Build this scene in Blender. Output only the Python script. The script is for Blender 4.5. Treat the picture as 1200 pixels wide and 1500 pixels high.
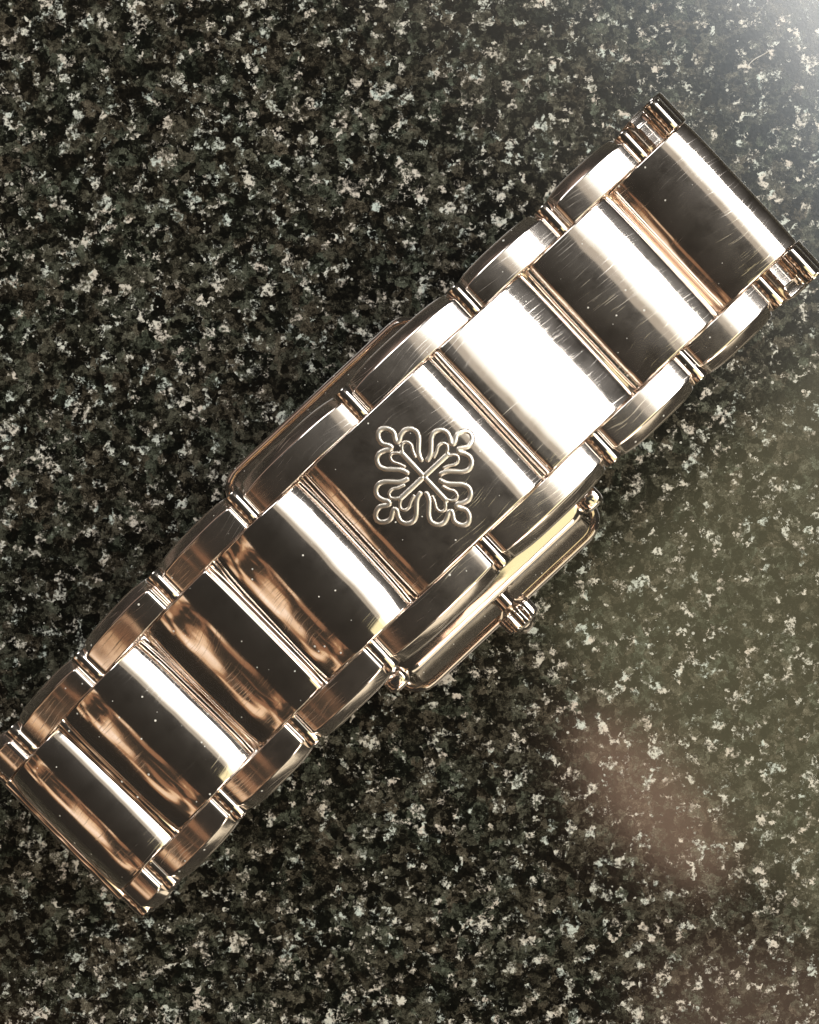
import bpy, bmesh, math, random
import numpy as np
from mathutils import Vector, Matrix

random.seed(7)
S = 0.001                                  # lengths below are written in millimetres
scene = bpy.context.scene
COL = scene.collection
for o in list(bpy.data.objects):
    bpy.data.objects.remove(o, do_unlink=True)

# ------------------------------------------------------------------ camera
cam_d = bpy.data.cameras.new('camera')
cam = bpy.data.objects.new('camera', cam_d)
COL.objects.link(cam)
cam.location = (0, 0, 0.128)
cam.rotation_euler = (0, 0, 0)
cam_d.sensor_fit = 'VERTICAL'
cam_d.sensor_height = 36.0
cam_d.lens = 36.0 * 2060 / 1500
cam_d.clip_start = 0.001
cam_d.clip_end = 50.0
cam_d.dof.use_dof = False
cam_d.dof.focus_distance = 0.099
cam_d.dof.aperture_fstop = 60.0
scene.camera = cam

# ------------------------------------------------------------------ world (dim indoor ambience) and lamps
world = bpy.data.worlds.new('World')
scene.world = world
world.use_nodes = True
bg = world.node_tree.nodes['Background']
bg.inputs[0].default_value = (0.80, 0.72, 0.60, 1)
bg.inputs[1].default_value = 0.028

def area_lamp(name, pos, target, sx, sy, color, radiance, shape='RECTANGLE', roll=0.0, spread=180):
    """area lamp; radiance is the brightness it shows in a mirror"""
    d = bpy.data.lights.new(name, 'AREA')
    d.shape = shape
    d.size = sx * S
    d.size_y = sy * S
    d.color = color
    a = sx * sy * S * S * (math.pi / 4 if shape in ('ELLIPSE', 'DISK') else 1)
    d.energy = radiance * math.pi * a
    d.spread = math.radians(spread)
    o = bpy.data.objects.new(name, d)
    COL.objects.link(o)
    o.location = Vector(pos) * S
    v = (Vector(target) - Vector(pos)).normalized()
    q = v.to_track_quat('-Z', 'Y')
    o.rotation_euler = (q.to_matrix() @ Matrix.Rotation(roll, 3, 'Z')).to_euler()
    return o

U = Vector((math.cos(math.radians(43)), math.sin(math.radians(43)), 0))    # along the bracelet, towards upper right
V = Vector((U.y, -U.x, 0))                                                 # across it, towards lower right
Z = Vector((0, 0, 1))
def P(u, v, z):
    return U * u + V * v + Z * z

# bright window beyond the upper right, unseen lamps added around it for fill and reflections
win = area_lamp('window_lamp', P(335, 10, 566), (0, 0, 20), 540, 250, (0.99, 0.99, 0.97), 9.5)
win.data.use_nodes = True                     # added fade dims the window's inner edge for softer reflections
_nt = win.data.node_tree
_nt.nodes.clear()
_geo = _nt.nodes.new('ShaderNodeNewGeometry')
_sep = _nt.nodes.new('ShaderNodeSeparateXYZ')
_rp = _nt.nodes.new('ShaderNodeValToRGB')
_rp.color_ramp.elements[0].position = 0.56
_rp.color_ramp.elements[0].color = (1, 1, 1, 1)
_rp.color_ramp.elements[1].position = 1.0
_rp.color_ramp.elements[1].color = (0.02, 0.018, 0.012, 1)
for _p, _c in ((0.70, (0.24, 0.26, 0.275)), (0.86, (0.08, 0.09, 0.095))):
    _e = _rp.color_ramp.elements.new(_p)
    _e.color = (*_c, 1)
_em = _nt.nodes.new('ShaderNodeEmission')
_lo = _nt.nodes.new('ShaderNodeOutputLight')
_nt.links.new(_geo.outputs['Parametric'], _sep.inputs[0])
_nt.links.new(_sep.outputs[1], _rp.inputs[0])
_nt.links.new(_rp.outputs[0], _em.inputs['Color'])
_nt.links.new(_em.outputs[0], _lo.inputs[0])
area_lamp('tan_band_fill', P(190, 0, 520), (0, 0, 20), 520, 80, (1.0, 0.89, 0.72), 0.36)  # added to give the tan band beside the links' highlights
area_lamp('side_fill', P(0, 420, 140), (0, 0, 10), 420, 150, (1.0, 0.88, 0.66), 1.0)  # no known source: added to put cream into right bevels and case side
area_lamp('brown_fill', P(-40, -420, 140), (0, 0, 10), 460, 150, (1.0, 0.70, 0.56), 0.32)  # added to put brown into the left-hand bevels
area_lamp('granite_fill', P(120, -520, 440), (0, 0, 0), 240, 220, (0.97, 0.99, 1.0), 5.5)  # unseen lamp added to brighten the granite flecks
area_lamp('granite_fill', P(0, 520, 440), (0, 0, 0), 220, 200, (1.0, 0.96, 0.88), 5.5)  # second added fill for the granite, from the opposite side
# added lamp with noise blotches, standing in for warm reflections of hand and surroundings
dap = area_lamp('blotch_reflection_fill', P(-340, 0, 300), (0, 0, 30), 600, 300, (1.0, 0.97, 0.93), 1.5)
dap.data.use_nodes = True
_nt = dap.data.node_tree
_nt.nodes.clear()
_geo = _nt.nodes.new('ShaderNodeNewGeometry')
_map = _nt.nodes.new('ShaderNodeMapping')
_map.inputs['Scale'].default_value = (7.0, 2.0, 1.0)
_map.inputs['Rotation'].default_value = (0, 0, 0.5)
_map.inputs['Location'].default_value = (5.3, 2.2, 0.0)
_nz = _nt.nodes.new('ShaderNodeTexNoise')
_nz.inputs['Scale'].default_value = 1.5
_nz.inputs['Detail'].default_value = 2.0
_nz.inputs['Roughness'].default_value = 0.45
_nz.inputs['Distortion'].default_value = 0.8
_rp = _nt.nodes.new('ShaderNodeValToRGB')
for e, (p, c) in zip([_rp.color_ramp.elements[0], _rp.color_ramp.elements[1]] + [_rp.color_ramp.elements.new(0.5) for _ in range(4)],
                     [(0.0, (0.004, 0.003, 0.002)), (1.0, (0.62, 0.42, 0.22)), (0.47, (0.012, 0.009, 0.006)), (0.49, (0.16, 0.075, 0.040)),
                      (0.56, (0.20, 0.105, 0.055)), (0.575, (0.50, 0.33, 0.18))]):
    e.position = p
    e.color = (*c, 1)
_em = _nt.nodes.new('ShaderNodeEmission')
_lo = _nt.nodes.new('ShaderNodeOutputLight')
_nt.links.new(_geo.outputs['Parametric'], _map.inputs['Vector'])
_nt.links.new(_map.outputs[0], _nz.inputs['Vector'])
_nt.links.new(_nz.outputs[0], _rp.inputs[0])
_nt.links.new(_rp.outputs[0], _em.inputs['Color'])
_nt.links.new(_em.outputs[0], _lo.inputs[0])
area_lamp('hand_reflection_fill', (50, -60, 165), (21, -25, 0), 44, 17, (1.0, 0.64, 0.44), 2.6, 'ELLIPSE', roll=-1.55)  # added lamp standing in for a hand's brown reflection on the stone
area_lamp('corner_reflection_fill', (112, -150, 220), (20, -24, 0), 120, 60, (1.0, 0.66, 0.46), 1.1, 'ELLIPSE', roll=-1.2)  # added to give the pinkish reflection in the lower right corner
area_lamp('wall_reflection_fill', P(100, 126, 300), P(100, 126, 0), 190, 150, (1.0, 0.90, 0.52), 1.1, roll=math.radians(43))  # added lamp standing in for a wall's olive reflection on the stone

# ------------------------------------------------------------------ render settings
scene.render.engine = 'CYCLES'
scene.render.resolution_x = 819
scene.render.resolution_y = 1024
vs = scene.view_settings
vs.view_transform = 'Standard'
vs.look = 'None'
vs.exposure = 0.18
vs.gamma = 1.0
vs.use_curve_mapping = False
scene.cycles.max_bounces = 12
scene.cycles.glossy_bounces = 8

# ------------------------------------------------------------------ materials
def new_mat(name):
    m = bpy.data.materials.new(name)
    m.use_nodes = True
    nt = m.node_tree
    nt.nodes.clear()
    out = nt.nodes.new('ShaderNodeOutputMaterial')
    return m, nt, out

class NT:
    def __init__(s, nt): s.nt = nt
    def n(s, typ, ins=None, **kw):
        nd = s.nt.nodes.new(typ)
        for k, v in kw.items(): setattr(nd, k, v)
        for k, v in (ins or {}).items():
            if isinstance(v, bpy.types.NodeSocket): s.nt.links.new(v, nd.inputs[k])
            else: nd.inputs[k].default_value = v
        return nd
    def math(s, op, a, b=0.0, c=0.0, clamp=False):
        return s.n('ShaderNodeMath', {0: a, 1: b, 2: c}, operation=op, use_clamp=clamp).outputs[0]
    def vmath(s, op, a, b):
        return s.n('ShaderNodeVectorMath', {0: a, 1: b}, operation=op).outputs[0]
    def ramp(s, fac, stops, interp='LINEAR'):
        r = s.n('ShaderNodeValToRGB', {0: fac})
        cr = r.color_ramp
        cr.interpolation = interp
        while len(cr.elements) < len(stops): cr.elements.new(0.5)
        for e, (p, c) in zip(cr.elements, stops):
            e.position = p
            e.color = (c, c, c, 1) if isinstance(c, (int, float)) else (*c, 1)
        return r.outputs[0]
    def mixc(s, fac, a, b, blend='MIX'):
        m = s.n('ShaderNodeMix', data_type='RGBA', blend_type=blend)
        for k, v in ((0, fac), (6, a), (7, b)):
            if isinstance(v, bpy.types.NodeSocket): s.nt.links.new(v, m.inputs[k])
            else: m.inputs[k].default_value = v if not isinstance(v, tuple) else (*v, 1)
        return m.outputs[2]

def granite_material():
    m, nt, out = new_mat('polished_granite')
    g = NT(nt)
    co = g.n('ShaderNodeTexCoord').outputs['Object']
    mm = g.n('ShaderNodeVectorMath', {0: co, 3: 1000.0}, operation='SCALE').outputs[0]
    mm = g.n('ShaderNodeVectorMath', {0: mm, 3: 0.88}, operation='SCALE').outputs[0]
    w = g.n('ShaderNodeTexNoise', {'Vector': mm, 'Scale': 1.3, 'Detail': 4.0, 'Roughness': 0.65})
    wv = g.vmath('SUBTRACT', w.outputs['Color'], (0.5, 0.5, 0.5))
    wv = g.n('ShaderNodeVectorMath', {0: wv, 3: 1.3}, operation='SCALE').outputs[0]
    p = g.vmath('ADD', mm, wv)
    v1 = g.n('ShaderNodeTexVoronoi', {'Vector': p, 'Scale': 1.35, 'Randomness': 1.0})
    s1 = g.n('ShaderNodeSeparateColor', {0: v1.outputs['Color']})
    v2 = g.n('ShaderNodeTexVoronoi', {'Vector': p, 'Scale': 3.0, 'Randomness': 1.0})
    s2 = g.n('ShaderNodeSeparateColor', {0: v2.outputs['Color']})
    v3 = g.n('ShaderNodeTexVoronoi', {'Vector': p, 'Scale': 0.75, 'Randomness': 1.0})
    s3 = g.n('ShaderNodeSeparateColor', {0: v3.outputs['Color']})
    fine = g.n('ShaderNodeTexNoise', {'Vector': mm, 'Scale': 3.4, 'Detail': 4.0, 'Roughness': 0.6}).outputs[0]
    mid = g.n('ShaderNodeTexNoise', {'Vector': mm, 'Scale': 0.8, 'Detail': 3.0, 'Roughness': 0.6}).outputs[0]
    # dark body: soft overlapping grains of black, brown and olive
    t = g.math('MULTIPLY', s1.outputs[0], 0.42)
    t = g.math('ADD', t, g.math('MULTIPLY', s2.outputs[0], 0.30))
    t = g.math('ADD', t, g.math('MULTIPLY', fine, 0.55))
    t = g.math('ADD', t, g.math('MULTIPLY', mid, 0.35))
    t = g.math('MULTIPLY', t, 0.8)
    body = g.ramp(t, [(0.40, (0.003, 0.003, 0.0025)), (0.58, (0.007, 0.0065, 0.005)), (0.70, (0.030, 0.028, 0.022)),
                      (0.85, (0.085, 0.080, 0.066)), (1.0, (0.17, 0.165, 0.14))])
    tint = g.ramp(s3.outputs[1], [(0.0, (1.08, 0.97, 0.84)), (0.5, (0.99, 1.0, 0.88)), (1.0, (0.88, 1.05, 0.92))])
    body = g.mixc(1.0, body, tint, 'MULTIPLY')
    grit = g.n('ShaderNodeTexNoise', {'Vector': mm, 'Scale': 9.0, 'Detail': 3.0, 'Roughness': 0.7}).outputs[0]
    body = g.mixc(1.0, body, g.ramp(grit, [(0.30, 0.35), (0.52, 1.0), (0.72, 2.3)]), 'MULTIPLY')
    # pale feldspar flecks, ragged and clustered
    f = g.math('MULTIPLY', s1.outputs[1], 0.45)
    f = g.math('ADD', f, g.math('MULTIPLY', s2.outputs[1], 0.22))
    f = g.math('ADD', f, g.math('MULTIPLY', fine, 0.62))
    f = g.math('ADD', f, g.math('MULTIPLY', mid, 0.75))
    f = g.math('ADD', f, g.math('MULTIPLY_ADD', grit, 0.30, -0.15))
    fmask = g.ramp(g.math('MULTIPLY_ADD', f, 4.0, -4.70, clamp=True), [(0.0, 0.0), (0.20, 0.10), (0.38, 0.30), (0.55, 0.75), (0.80, 1.0)])
    fcol = g.ramp(s3.outputs[0], [(0.0, (0.72, 0.64, 0.54)), (0.5, (0.78, 0.75, 0.65)), (1.0, (0.64, 0.71, 0.64))])
    colr = g.mixc(fmask, body, fcol)
    # tiny bright mica and dust specks
    v4 = g.n('ShaderNodeTexVoronoi', {'Vector': mm, 'Scale': 1.1, 'Randomness': 1.0})
    s4 = g.n('ShaderNodeSeparateColor', {0: v4.outputs['Color']})
    sp = g.math('LESS_THAN', v4.outputs['Distance'], g.math('MULTIPLY_ADD', s4.outputs[0], 0.34, -0.20))
    colr = g.mixc(g.math('MULTIPLY', sp, 0.8), colr, (0.70, 0.69, 0.62))
    rough = g.math('MULTIPLY_ADD', fine, 0.08, 0.09)
    bmp = g.n('ShaderNodeBump', {'Strength': 0.05, 'Distance': 0.00004, 'Height': fine})
    b = g.n('ShaderNodeBsdfPrincipled', {'Base Color': colr, 'Roughness': rough, 'IOR': 1.68, 'Normal': bmp.outputs[0]})
    nt.links.new(b.outputs[0], out.inputs[0])
    return m

def steel_material(name, base=(0.89, 0.80, 0.725), rough=0.07, scratch=1.0, dust=1.0, haze=0.022, worn=0.0):
    m, nt, out = new_mat(name)
    g = NT(nt)
    co = g.n('ShaderNodeTexCoord').outputs['Object']
    rnd = g.n('ShaderNodeObjectInfo').outputs['Random']
    mm = g.n('ShaderNodeVectorMath', {0: co, 3: 1000.0}, operation='SCALE').outputs[0]
    off = g.n('ShaderNodeCombineXYZ', {0: g.math('MULTIPLY', rnd, 91.0), 1: g.math('MULTIPLY', rnd, 47.0), 2: 0.0}).outputs[0]
    p = g.vmath('ADD', mm, off)
    bend = g.n('ShaderNodeTexNoise', {'Vector': p, 'Scale': 0.16, 'Detail': 1.0}).outputs['Color']
    bent = g.vmath('ADD', p, g.n('ShaderNodeVectorMath', {0: bend, 3: 2.2}, operation='SCALE').outputs[0])
    # hairline scratches in a few directions
    tot = None
    for k, (ang, sc, th) in enumerate(((0.22, 3.2, 0.645), (0.95, 2.6, 0.65), (2.35, 3.4, 0.65), (2.9, 2.8, 0.645))):
        mp = g.n('ShaderNodeMapping', {'Vector': bent, 'Rotation': (0, 0, ang), 'Scale': (0.17, sc * 3.6, 0.17)}).outputs[0]
        nz = g.n('ShaderNodeTexNoise', {'Vector': mp, 'Scale': 1.0, 'Detail': 2.0, 'Roughness': 0.8}).outputs[0]
        x = g.math('MULTIPLY_ADD', nz, 14.0, -14.0 * th, clamp=True)
        tot = x if tot is None else g.math('MAXIMUM', tot, x)
    patch = g.n('ShaderNodeTexNoise', {'Vector': p, 'Scale': 0.22, 'Detail': 2.0}).outputs[0]
    patch = g.math('MULTIPLY_ADD', patch, 4.0, -1.7 + worn, clamp=True)
    tot = g.math('MULTIPLY', g.math('MULTIPLY', tot, patch), scratch)
    cloud = g.n('ShaderNodeTexNoise', {'Vector': p, 'Scale': 1.1, 'Detail': 5.0, 'Roughness': 0.7}).outputs[0]
    r = g.math('MULTIPLY_ADD', cloud, 0.10, rough - 0.05)
    r = g.math('ADD', r, g.math('MULTIPLY', tot, 0.20))
    wavy = g.n('ShaderNodeTexNoise', {'Vector': p, 'Scale': 0.30, 'Detail': 1.0}).outputs[0]
    h = g.math('ADD', g.math('MULTIPLY', wavy, 1.0), g.math('MULTIPLY', tot, -0.03))
    tiny = g.n('ShaderNodeTexNoise', {'Vector': p, 'Scale': 5.0, 'Detail': 3.0, 'Roughness': 0.7}).outputs[0]
    h = g.math('ADD', h, g.math('MULTIPLY', tiny, 0.012))
    bmp = g.n('ShaderNodeBump', {'Strength': 0.30, 'Distance': 0.00010, 'Height': h})
    b = g.n('ShaderNodeBsdfPrincipled', {'Base Color': (*base, 1), 'Metallic': 1.0, 'Roughness': r, 'Normal': bmp.outputs[0]})
    # fine wear: part of the surface scatters in a wide soft lobe
    sm = g.n('ShaderNodeTexNoise', {'Vector': p, 'Scale': 0.45, 'Detail': 4.0, 'Roughness': 0.65}).outputs[0]
    hz = g.math('MULTIPLY', g.math('MULTIPLY_ADD', sm, 2.6, -0.5, clamp=True), 2.0 * haze)
    hb = g.n('ShaderNodeBsdfPrincipled', {'Base Color': (*base, 1), 'Metallic': 1.0, 'Roughness': 0.42})
    hm = g.n('ShaderNodeMixShader', {0: hz})
    nt.links.new(b.outputs[0], hm.inputs[1])
    nt.links.new(hb.outputs[0], hm.inputs[2])
    b = hm
    # specks of dust lying on the metal
    v = g.n('ShaderNodeTexVoronoi', {'Vector': p, 'Scale': 1.9, 'Randomness': 1.0})
    sv = g.n('ShaderNodeSeparateColor', {0: v.outputs['Color']})
    lim = g.math('MULTIPLY_ADD', sv.outputs[0], 0.52, -0.36)
    dm = g.math('MULTIPLY', g.math('LESS_THAN', v.outputs['Distance'], lim), dust)
    dd = g.n('ShaderNodeBsdfDiffuse', {'Color': (0.85, 0.82, 0.74, 1)})
    mx = g.n('ShaderNodeMixShader', {0: dm})
    nt.links.new(b.outputs[0], mx.inputs[1])
    nt.links.new(dd.outputs[0], mx.inputs[2])
    nt.links.new(mx.outputs[0], out.inputs[0])
    return m

def plain_material(name, col, rough, metallic=0.0):
    m, nt, out = new_mat(name)
    g = NT(nt)
    co = g.n('ShaderNodeTexCoord').outputs['Object']
    nz = g.n('ShaderNodeTexNoise', {'Vector': co, 'Scale': 900.0, 'Detail': 3.0}).outputs[0]
    r = g.math('MULTIPLY_ADD', nz, 0.1, rough - 0.05)
    b = g.n('ShaderNodeBsdfPrincipled', {'Base Color': (*col, 1), 'Metallic': metallic, 'Roughness': r})
    nt.links.new(b.outputs[0], out.inputs[0])
    return m

M_GRANITE = granite_material()
M_STEEL = steel_material('polished_metal')
M_STEEL2 = steel_material('polished_metal_scratched', scratch=1.2, haze=0.04, worn=0.45)
M_CASE = steel_material('polished_case_metal', rough=0.07, scratch=0.0)
M_SIDE = steel_material('worn_metal', rough=0.10, scratch=1.5, haze=0.05, worn=0.25)
M_EMBLEM = steel_material('engraved_metal', base=(0.80, 0.73, 0.64), rough=0.30, scratch=0.0, dust=0.0, haze=0.20)
M_DARK = plain_material('slot_shade_black', (0.02, 0.02, 0.022), 0.3)  # black that paints the shade inside the screw slots
M_GLASS = plain_material('crystal_glass', (0.04, 0.045, 0.05), 0.05)

# ------------------------------------------------------------------ mesh helpers
def link_mesh(name, verts, faces, mat, parent=None, smooth=38, recalc=True):
    me = bpy.data.meshes.new(name)
    me.from_pydata([tuple(c * S for c in v) for v in verts], [], faces)
    if recalc:
        bm = bmesh.new(); bm.from_mesh(me)
        bmesh.ops.recalc_face_normals(bm, faces=bm.faces)
        bm.to_mesh(me); bm.free()
    me.polygons.foreach_set('use_smooth', [True] * len(me.polygons))
    me.set_sharp_from_angle(angle=math.radians(smooth))
    me.materials.append(mat)
    me.update()
    o = bpy.data.objects.new(name, me)
    COL.objects.link(o)
    if parent: o.parent = parent
    return o

def loft(rings, close=True):
    """rings: equal-length closed point lists"""
    n = len(rings[0])
    verts = [p for r in rings for p in r]
    faces = []
    for k in range(len(rings) - 1):
        for i in range(n):
            j = (i + 1) % n
            faces.append((k * n + i, k * n + j, (k + 1) * n + j, (k + 1) * n + i))
    if close:
        faces.append(tuple(range(n))[::-1])
        faces.append(tuple((len(rings) - 1) * n + i for i in range(n)))
    return verts, faces

def arc(cx, cz, r, a0, a1, n):
    return [(cx + r * math.sin(a0 + (a1 - a0) * k / n), cz + r * math.cos(a0 + (a1 - a0) * k / n)) for k in range(n + 1)]

def link_profile(L, T, c, r, ledge, ldepth, e=0.0, p=3.5, nd=32):
    """side view of a link: dome, rounded shoulders, a small ledge at each end (x along, z up, top at 0);
    the surface leans c*t + e*t^p degrees at t = 0..1 from the middle to the shoulder"""
    Lt = L - 2 * ledge
    lean = lambda t: math.radians(c * t + e * t ** p)
    ca = lean(1.0)
    a = Lt / 2 - r + r * math.sin(ca)
    n = nd // 2
    half = [(0.0, 0.0)]
    for k in range(n):
        z = half[-1][1] - math.tan(lean((k + 0.5) / n)) * a / n
        half.append((a * (k + 1) / n, z))
    zed = half[-1][1]
    half = half[:-1]
    half += arc(a - r * math.sin(ca), zed - r * math.cos(ca), r, ca, math.pi / 2, 6)
    zl = min(half[-1][1] - 0.05, -ldepth)
    if ledge > 0:
        half.append((Lt / 2, zl + 0.03))
        half.append((Lt / 2 + 0.03, zl))
        rr = min(0.16, ledge * 0.5)
        half += arc(L / 2 - rr, zl - rr, rr, 0, math.pi / 2, 4)
    half += [(L / 2, -T + 0.12), (L / 2 - 0.12, -T)]
    left = [(-x, z) for x, z in half[1:]][::-1]
    return left + half

def lofted_link(name, prof, T, stations, mat, parent, scallop=0.0):
    rings = []
    L = max(p[0] for p in prof)
    for y, ins in stations:
        k = (L - min(ins, 0.25)) / L
        sc = scallop * max(0.0, (abs(y) - HWC) / (HWO - HWC)) * (1 if y > 0 else -1)
        rings.append([(x * k, y - sc * (x / L) ** 4, z - ins * max(0.0, min(1.0, (z + T) / (T * 0.6)))) for x, z in prof])
    v, f = loft(rings)
    return link_mesh(name, v, f, mat, parent)

def crowned_stations(h, e, k):
    """across the link: gently crowned by k mm towards both ends, then the small edge round"""
    n = 22
    st = []
    for i in range(n + 1):
        y = -(h - e) + 2 * (h - e) * i / n
        st.append((y, k * abs(y / h) ** 4))
    lo = st[0][1]
    pre = [(-h, lo + e), (-h + e * 0.10, lo + e * 0.56), (-h + e * 0.40, lo + e * 0.2)]
    near = [(-h + e + 0.05, k * abs((h - e - 0.05) / h) ** 4)]
    post = [(-y, i) for y, i in pre[::-1]]
    return pre + [st[0]] + near + st[1:-1] + [(-near[0][0], near[0][1])] + [st[-1]] + post

def edge_stations(y0, y1, e):
    s = [(y0, e), (y0 + e * 0.10, e * 0.56), (y0 + e * 0.40, e * 0.2), (y0 + e, 0), (y0 + e + 0.05, 0)]
    t = [(y1 - e - 0.05, 0), (y1 - e, 0), (y1 - e * 0.40, e * 0.2), (y1 - e * 0.10, e * 0.56), (y1, e)]
    return s + t

def cylinder_y(name, r, y0, y1, mat, parent, n=28, e=0.1):
    rings = []
    for y, k in ((y0, r - e), (y0 + e * .3, r - e * .3), (y0 + e, r), (y1 - e, r), (y1 - e * .3, r - e * .3), (y1, r - e)):
        rings.append([(k * math.cos(2 * math.pi * i / n), y, k * math.sin(2 * math.pi * i / n)) for i in range(n)])
    v, f = loft(rings)
    return link_mesh(name, v, f, mat, parent)

def rrect(hx, hy, r, z, n=6):
    pts = []
    for cx, cy, a0 in ((hx - r, hy - r, 0), (-hx + r, hy - r, 90), (-hx + r, -hy + r, 180), (hx - r, -hy + r, 270)):
        for k in range(n + 1):
            a = math.radians(a0 + 90 * k / n)
            pts.append((cx + r * math.cos(a), cy + r * math.sin(a), z))
    return pts

# ------------------------------------------------------------------ the granite worktop
bm = bmesh.new()
bmesh.ops.create_grid(bm, x_segments=1, y_segments=1, size=0.6)
me = bpy.data.meshes.new('granite_worktop')
bm.to_mesh(me); bm.free()
top = bpy.data.objects.new('granite_worktop', me)
COL.objects.link(top)
me.materials.append(M_GRANITE)
top['kind'] = 'structure'

# ------------------------------------------------------------------ the watch
watch = bpy.data.objects.new('wrist_watch', None)
COL.objects.link(watch)
watch.location = (0.0010, 0.0024, 0)
watch.rotation_euler = (0, 0, math.radians(43))
watch.empty_display_size = 0.01
watch['label'] = 'polished metal bracelet watch lying face down, cross emblem engraved on its clasp link'
watch['category'] = 'watch'

# joints of the chain of centre links: (x along, z up), loop seen from the side
J = [(11.6, 5.4), (19.0, 4.2), (25.0, 7.4), (27.4, 14.8), (28.0, 23.4), (29.9, 31.6),
     (22.6, 31.9), (14.7, 32.4), (6.1, 34.0), (-6.2, 34.0), (-14.7, 33.2), (-21.9, 30.9), (-30.3, 29.9), (-36.9, 27.0),
     (-36.2, 17.0), (-34.4, 9.4), (-29.4, 4.6), (-21.8, 4.0), (-14.9, 5.4)]
# per link between J[i] and J[i+1]: (lean of its middle towards the upper right, dome, extra shoulder roll), degrees
DOME = {5: (-6, 12, 18, 3), 6: (2, 12.5, 6), 7: (12.6, 5.0, 6), 8: (0, 1.0, 26), 9: (-3, 30, 0), 10: (-18, 22, 0),
        11: (-4, 34, 0), 12: (-13, 42, 0)}
HWC = 5.62                                     # half width of the centre links
HWO = 8.45                                     # half width of the bracelet
T = 2.9

def lateral(x):                                # the loose end swings a little to the lower right
    return -0.9 * max(0.0, (-x - 12.0) / 20.0) ** 1.4

def frame(p, q, extra=0.0):
    """matrix placing a link between two joints, its outer side facing out of the loop"""
    (x0, z0), (x1, z1) = p, q
    mx, mz = (x0 + x1) / 2, (z0 + z1) / 2
    y0, y1 = lateral(x0), lateral(x1)
    d = Vector((x0 - x1, y0 - y1, z0 - z1))
    L = math.hypot(d.x, d.z)
    ex = d.normalized()
    ez = Vector((-d.z, 0, d.x)).normalized()
    ey = ez.cross(ex).normalized()
    ez = ex.cross(ey)
    Mx = Matrix((ex, ey, ez)).transposed().to_4x4()
    Mx.translation = Vector((mx, (y0 + y1) / 2, mz)) * S
    if extra: Mx = Mx @ Matrix.Rotation(math.radians(extra), 4, 'Y')
    return Mx, L

centre = []
for i in range(len(J) - 1):
    Mx, L = frame(J[i], J[i + 1] if i != 4 else (28.8, 28.6))
    # J runs anticlockwise from the right-hand lug over the top, so p -> q goes to -x on top
    chord = math.degrees(math.atan2(J[i + 1][1] - J[i][1], J[i][0] - J[i + 1][0]))
    lean, dome, roll, *pw = DOME.get(i, (None, 18, 0))
    prof = link_profile(L - 0.10, T, dome, 0.90 if i == 5 else 0.40, 0.0 if i == 5 else 0.28, 0.62, e=roll, p=pw[0] if pw else 3.5)
    if lean is not None: Mx = Mx @ Matrix.Rotation(math.radians(lean - chord), 4, 'Y')
    sag = -min(z for x, z in prof if abs(x) < L * 0.36)
    Mx = Mx @ Matrix.Translation((0, 0, 0.5 * sag * S))
    if i >= 9: Mx = Mx @ Matrix.Rotation(math.radians(random.uniform(-1.5, 1.5)), 4, 'X') @ Matrix.Rotation(math.radians(random.uniform(-0.5, 0.5)), 4, 'Z')
    if i == 8: clasp_prof = prof
    o = lofted_link('center_link', prof, T, crowned_stations(HWC, 0.11, {7: 0.05, 8: 0.02, 6: 0.06, 5: 0.06}.get(i, 0.15)), M_STEEL2 if i in (5, 6, 7, 8) else M_STEEL, watch)
    o.matrix_local = Mx
    centre.append(o)
    # hinge pin hidden under the joint
    pin = cylinder_y('hinge_pin', 0.5, -HWC - 0.4, HWC + 0.4, M_STEEL, watch)
    pin.matrix_local = Matrix.Translation(Mx @ Vector((-L / 2 * S, 0, -2.1 * S))) @ Mx.to_3x3().to_4x4()

mids = [((J[i][0] + J[i + 1][0]) / 2, (J[i][1] + J[i + 1][1]) / 2) for i in range(len(J) - 1)]
mids.insert(13, J[13])
mids.insert(5, J[5])
mids = [J[0]] + mids + [J[-1]]
def side_stations(sgn):
    inner, outer = HWC + 0.05, HWO
    c = 0.95
    st = [(inner, 0.09), (inner + 0.02, 0.04), (inner + 0.08, 0.0), (inner + 0.12, 0.0), (outer - c - 0.05, 0.0), (outer - c, 0.0), (outer - c + 0.10, 0.03)]
    st += [(outer - c + 0.15, 0.07), (outer - 0.20, 0.58), (outer - 0.16, 0.62), (outer - 0.05, 0.74), (outer, 0.92)]
    return [(sgn * y, ins) for y, ins in st]
for i in range(len(mids) - 1):
    Mx, L = frame(mids[i], mids[i + 1])
    if L < 2.2: continue
    gap = 0.85 if 0 < i < len(mids) - 2 else 0.5
    for sgn in (1, -1):
        prof = link_profile(L - gap, T, random.uniform(9, 15), 0.55, 0.0, 0.50, nd=20)
        o = lofted_link('side_link', prof, T, side_stations(sgn), M_SIDE, watch, scallop=random.uniform(0.18, 0.34))
        o.matrix_local = (Mx @ Matrix.Translation((0, 0, (-0.06 + random.uniform(-0.07, 0.05)) * S))
                          @ Matrix.Rotation(math.radians(random.uniform(-2.0, 2.0)), 4, 'Y') @ Matrix.Rotation(math.radians(random.uniform(-1.2, 1.2)), 4, 'X'))
        if i < len(mids) - 2:
            b = cylinder_y('hinge_barrel', 0.70, HWC + 0.05 if sgn > 0 else -HWO + 0.35, HWO - 0.35 if sgn > 0 else -HWC - 0.05, M_STEEL, watch)
            b.matrix_local = Matrix.Translation(Mx @ Vector((-L / 2 * S, 0, -1.25 * S))) @ Mx.to_3x3().to_4x4()

# rounded bar closing the upper right end on both sides of the centre link
for y0, y1 in ((-HWO + 0.1, -HWC - 0.04), (HWC + 0.04, HWO - 0.1)):
    eb = cylinder_y('end_bar', 1.0, y0, y1, M_STEEL, watch, n=40)
    eb.location = (29.2 * S, 0, 30.4 * S)

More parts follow.
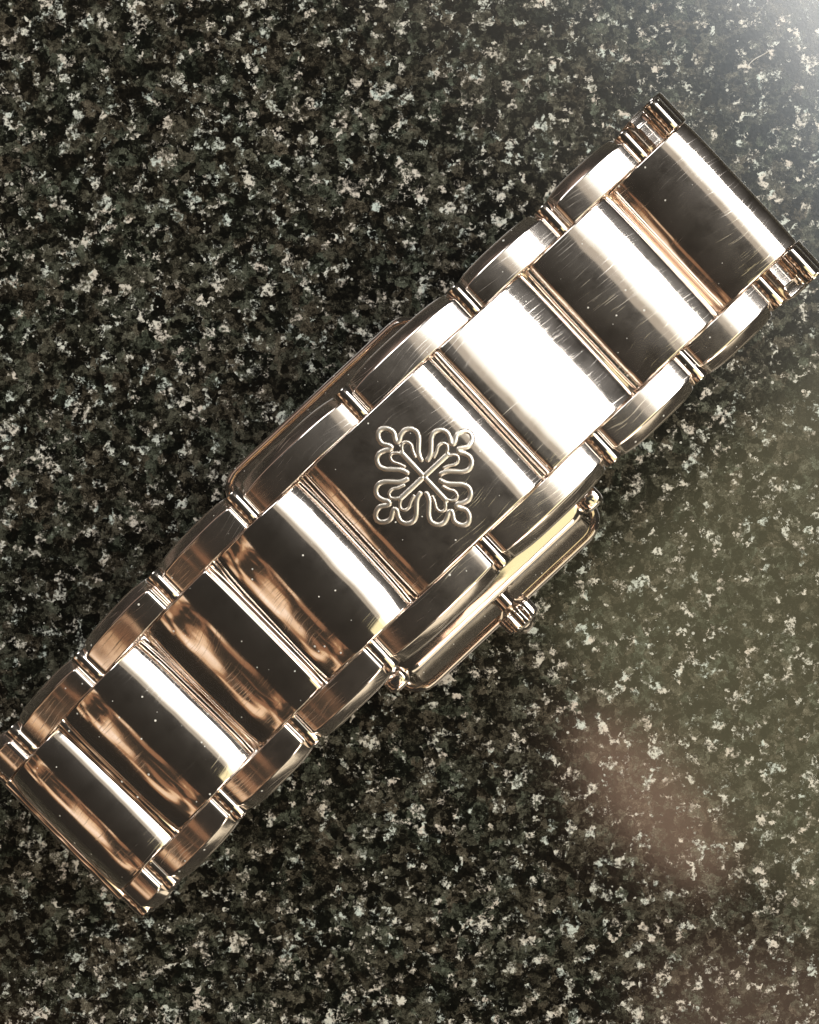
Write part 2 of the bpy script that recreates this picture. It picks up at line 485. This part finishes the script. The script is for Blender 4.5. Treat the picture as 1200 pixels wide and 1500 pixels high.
# ------------------------------------------------------------------ engraved cross emblem on the clasp link
clasp = centre[8]
def catmull(pts, n=8):
    pts = [np.array(p, float) for p in pts]
    pts = [2 * pts[0] - pts[1]] + pts + [2 * pts[-1] - pts[-2]]
    out = []
    for k in range(1, len(pts) - 2):
        p0, p1, p2, p3 = pts[k - 1:k + 3]
        for t in np.linspace(0, 1, n, endpoint=False):
            out.append(0.5 * ((2 * p1) + (-p0 + p2) * t + (2 * p0 - 5 * p1 + 4 * p2 - p3) * t * t + (-p0 + 3 * p1 - 3 * p2 + p3) * t ** 3))
    out.append(pts[-2])
    return np.array(out)
outer = [(124, 84), (156, 94), (192, 116), (232, 155), (280, 201), (334, 222), (388, 200), (414, 150), (402, 98), (378, 58), (384, 32),
         (415, 42), (462, 70), (512, 62), (548, 34), (562, 0)]
loop = [(180, 64), (232, 84), (276, 108), (320, 102), (338, 68), (318, 34), (286, 12)]
stem = [(22, 0), (120, 0), (210, 0), (286, 0)]
lines = []
for rot in range(4):
    ca, sa = math.cos(rot * math.pi / 2), math.sin(rot * math.pi / 2)
    for src, wid in ((outer, 0.165), (loop, 0.105), (stem, 0.18)):
        cv = catmull(src)
        for mir in ((1, -1) if src is not stem else (1,)):
            q = cv * np.array([1, mir]) / 131.0
            lines.append((np.stack([q[:, 0] * ca - q[:, 1] * sa, q[:, 0] * sa + q[:, 1] * ca], 1), wid))
segs = [(a, b, w) for l, w in lines for a, b in zip(l[:-1], l[1:])]
N, H = 320, 4.55
gx = np.linspace(-H, H, N)
X, Y = np.meshgrid(gx, gx, indexing='ij')
pt = np.stack([X.ravel(), Y.ravel()], 1)
dist = np.full(len(pt), 9.0)
for a, b, w in segs:                                 # distance to the nearest line, in units of that line's half width
    ab = b - a
    sel = np.where((np.abs(pt[:, 0] - a[0]) < 0.7) & (np.abs(pt[:, 1] - a[1]) < 0.7))[0]
    ap = pt[sel] - a
    t = np.clip((ap @ ab) / max(ab @ ab, 1e-9), 0, 1)
    d = np.hypot(*(ap - t[:, None] * ab).T) / w
    dist[sel] = np.minimum(dist[sel], d)
hgt = np.where(dist < 1, 0.065 * np.sqrt(np.maximum(0, 1 - dist ** 2)), -0.04 * np.minimum(1, (dist - 1) / 0.4))
hgt = hgt.reshape(N, N); D2 = dist.reshape(N, N)
keep = D2 < 1.4
cell = keep[:-1, :-1] | keep[1:, :-1] | keep[:-1, 1:] | keep[1:, 1:]
used = np.zeros((N, N), bool)
used[:-1, :-1] |= cell; used[1:, :-1] |= cell; used[:-1, 1:] |= cell; used[1:, 1:] |= cell
idx = -np.ones((N, N), int); idx[used] = np.arange(used.sum())
cpx = np.array([q for q in clasp_prof if q[1] > -1.0 and abs(q[0]) < 5.4])
ev = []
for i, j in zip(*np.where(used)):
    x, y = gx[i], gx[j]
    ev.append((x, y, hgt[i, j] + float(np.interp(x, cpx[:, 0], cpx[:, 1]))))
ef = [(idx[i, j], idx[i + 1, j], idx[i + 1, j + 1], idx[i, j + 1]) for i, j in zip(*np.where(cell))]
ef = [tuple(int(k) for k in f) for f in ef]
emb = link_mesh('emblem', ev, ef, M_EMBLEM, clasp, smooth=70, recalc=False)
emb['label'] = 'engraved cross with curled fleur arms'

# ------------------------------------------------------------------ the watch case, face down under the bracelet
case_rings = []
for z, hx, hy, r in ((0.7, 10.9, 12.25, 2.0), (0.85, 11.5, 12.85, 2.3), (1.1, 11.9, 13.25, 2.5), (1.7, 12.0, 13.35, 2.5), (2.0, 11.95, 13.30, 2.5), (2.25, 11.8, 13.15, 2.4),
                     (2.35, 11.65, 12.97, 2.4), (2.25, 11.55, 12.83, 2.3), (2.15, 11.5, 12.75, 2.3), (2.3, 11.45, 12.60, 2.3),
                     (2.9, 11.4, 11.95, 2.2), (3.5, 11.35, 11.35, 2.2), (4.1, 11.3, 10.85, 2.0), (4.4, 11.25, 11.00, 2.0), (5.6, 11.2, 10.90, 2.0),
                     (7.2, 11.2, 10.90, 2.0), (7.5, 11.0, 10.70, 2.0), (7.65, 10.5, 10.20, 1.8), (7.7, 9.5, 9.30, 1.5)):
    case_rings.append(rrect(hx, hy, r, z))
v, f = loft(case_rings)
case = link_mesh('case', v, f, M_CASE, watch)
case.location = (-1.7 * S, -0.75 * S, 0)
v, f = loft([rrect(8.6, 8.8, 1.4, 7.6), rrect(8.6, 8.8, 1.4, 7.95), rrect(8.4, 8.6, 1.3, 8.1), rrect(7.6, 7.8, 1.1, 8.15)])
back = link_mesh('case_back', v, f, M_STEEL, case)
v, f = loft([rrect(8.8, 9.6, 1.0, 0.72), rrect(8.8, 9.6, 1.0, 0.25), rrect(8.5, 9.3, 0.9, 0.05)])
link_mesh('crystal', v, f, M_GLASS, case)

# lugs at the four corners, each with a slotted screw
for sx in (1, -1):
    for sy in (1, -1):
        lug = None
        rings = []
        for z, hx, hy, r in ((5.2, 1.0, 1.1, 0.5), (7.6, 1.3, 1.25, 0.8), (8.4, 1.25, 1.2, 0.8), (8.75, 1.05, 1.0, 0.75), (8.85, 0.8, 0.75, 0.6)):
            rings.append([(x, y, zz) for x, y, zz in rrect(hx, hy, r, z, 5)])
        v, f = loft(rings)
        lug = link_mesh('lug', v, f, M_STEEL, case)
        lug.location = Vector((sx * 11.3, sy * 10.0, 0)) * S
        lug.scale = (0.85, 0.8, 0.92)
        n = 24
        rings = []
        for z, r in ((8.7, 0.62), (9.0, 0.62), (9.1, 0.56), (9.12, 0.45)):
            rings.append([(r * math.cos(2 * math.pi * i / n), r * math.sin(2 * math.pi * i / n), z) for i in range(n)])
        v, f = loft(rings)
        # slot: two half heads set apart would cost more; a black bar in the head stands in for the slot's shade
        sc = link_mesh('screw', v, f, M_STEEL, lug)
        b = [(-0.5, -0.08), (0.5, -0.08), (0.5, 0.08), (-0.5, 0.08)]
        v, f = loft([[(x, y, 9.0) for x, y in b], [(x, y, 9.126) for x, y in b]])
        sl = link_mesh('screw_slot', v, f, M_DARK, lug)
        sl.rotation_euler = (0, 0, random.uniform(0, 3))

# fluted crown on the right-hand side of the case
rings = []
n = 96
def flute(r, amp):
    pts = []
    for i in range(n):
        a = 2 * math.pi * i / n
        k = r + amp * math.cos(a * 12)
        pts.append((k * math.cos(a), k * math.sin(a)))
    return pts
for y, r, amp in ((-11.6, 1.0, 0), (-13.6, 1.0, 0), (-13.95, 1.6, 0.02), (-14.05, 1.85, 0.12), (-14.3, 1.96, 0.17), (-15.4, 1.92, 0.17), (-15.65, 1.8, 0.10), (-15.7, 1.6, 0.0),
                  (-15.85, 1.45, 0.0), (-16.2, 1.2, 0), (-16.4, 0.7, 0)):
    rings.append([(x, y, z) for x, z in flute(r, amp)])
v, f = loft(rings)
crown = link_mesh('crown', v, f, M_STEEL, case, smooth=50)
crown.location = (0.1 * S, 1.35 * S, 4.6 * S)
crown.scale = (0.82, 1.0, 0.82)

# ------------------------------------------------------------------ a lint fibre lying on the stone
n = 8
path = [(k / 14 * 2.4 - 1.2, 0.10 * math.sin(k * 0.35), 0.07 + 0.05 * math.sin(k * 0.5)) for k in range(15)]
rings = [[(x, y + 0.055 * math.cos(2 * math.pi * i / n), z + 0.055 * math.sin(2 * math.pi * i / n)) for i in range(n)] for x, y, z in path]
v, f = loft(rings)
lint = link_mesh('lint_fiber', v, f, plain_material('pale_lint', (0.75, 0.74, 0.70), 0.8))
lint.location = (31.7 * S, 41.3 * S, 0)
lint.rotation_euler = (0, 0, math.radians(38))
lint['label'] = 'thin pale lint fibre lying on the granite near the upper right corner'
lint['category'] = 'lint'
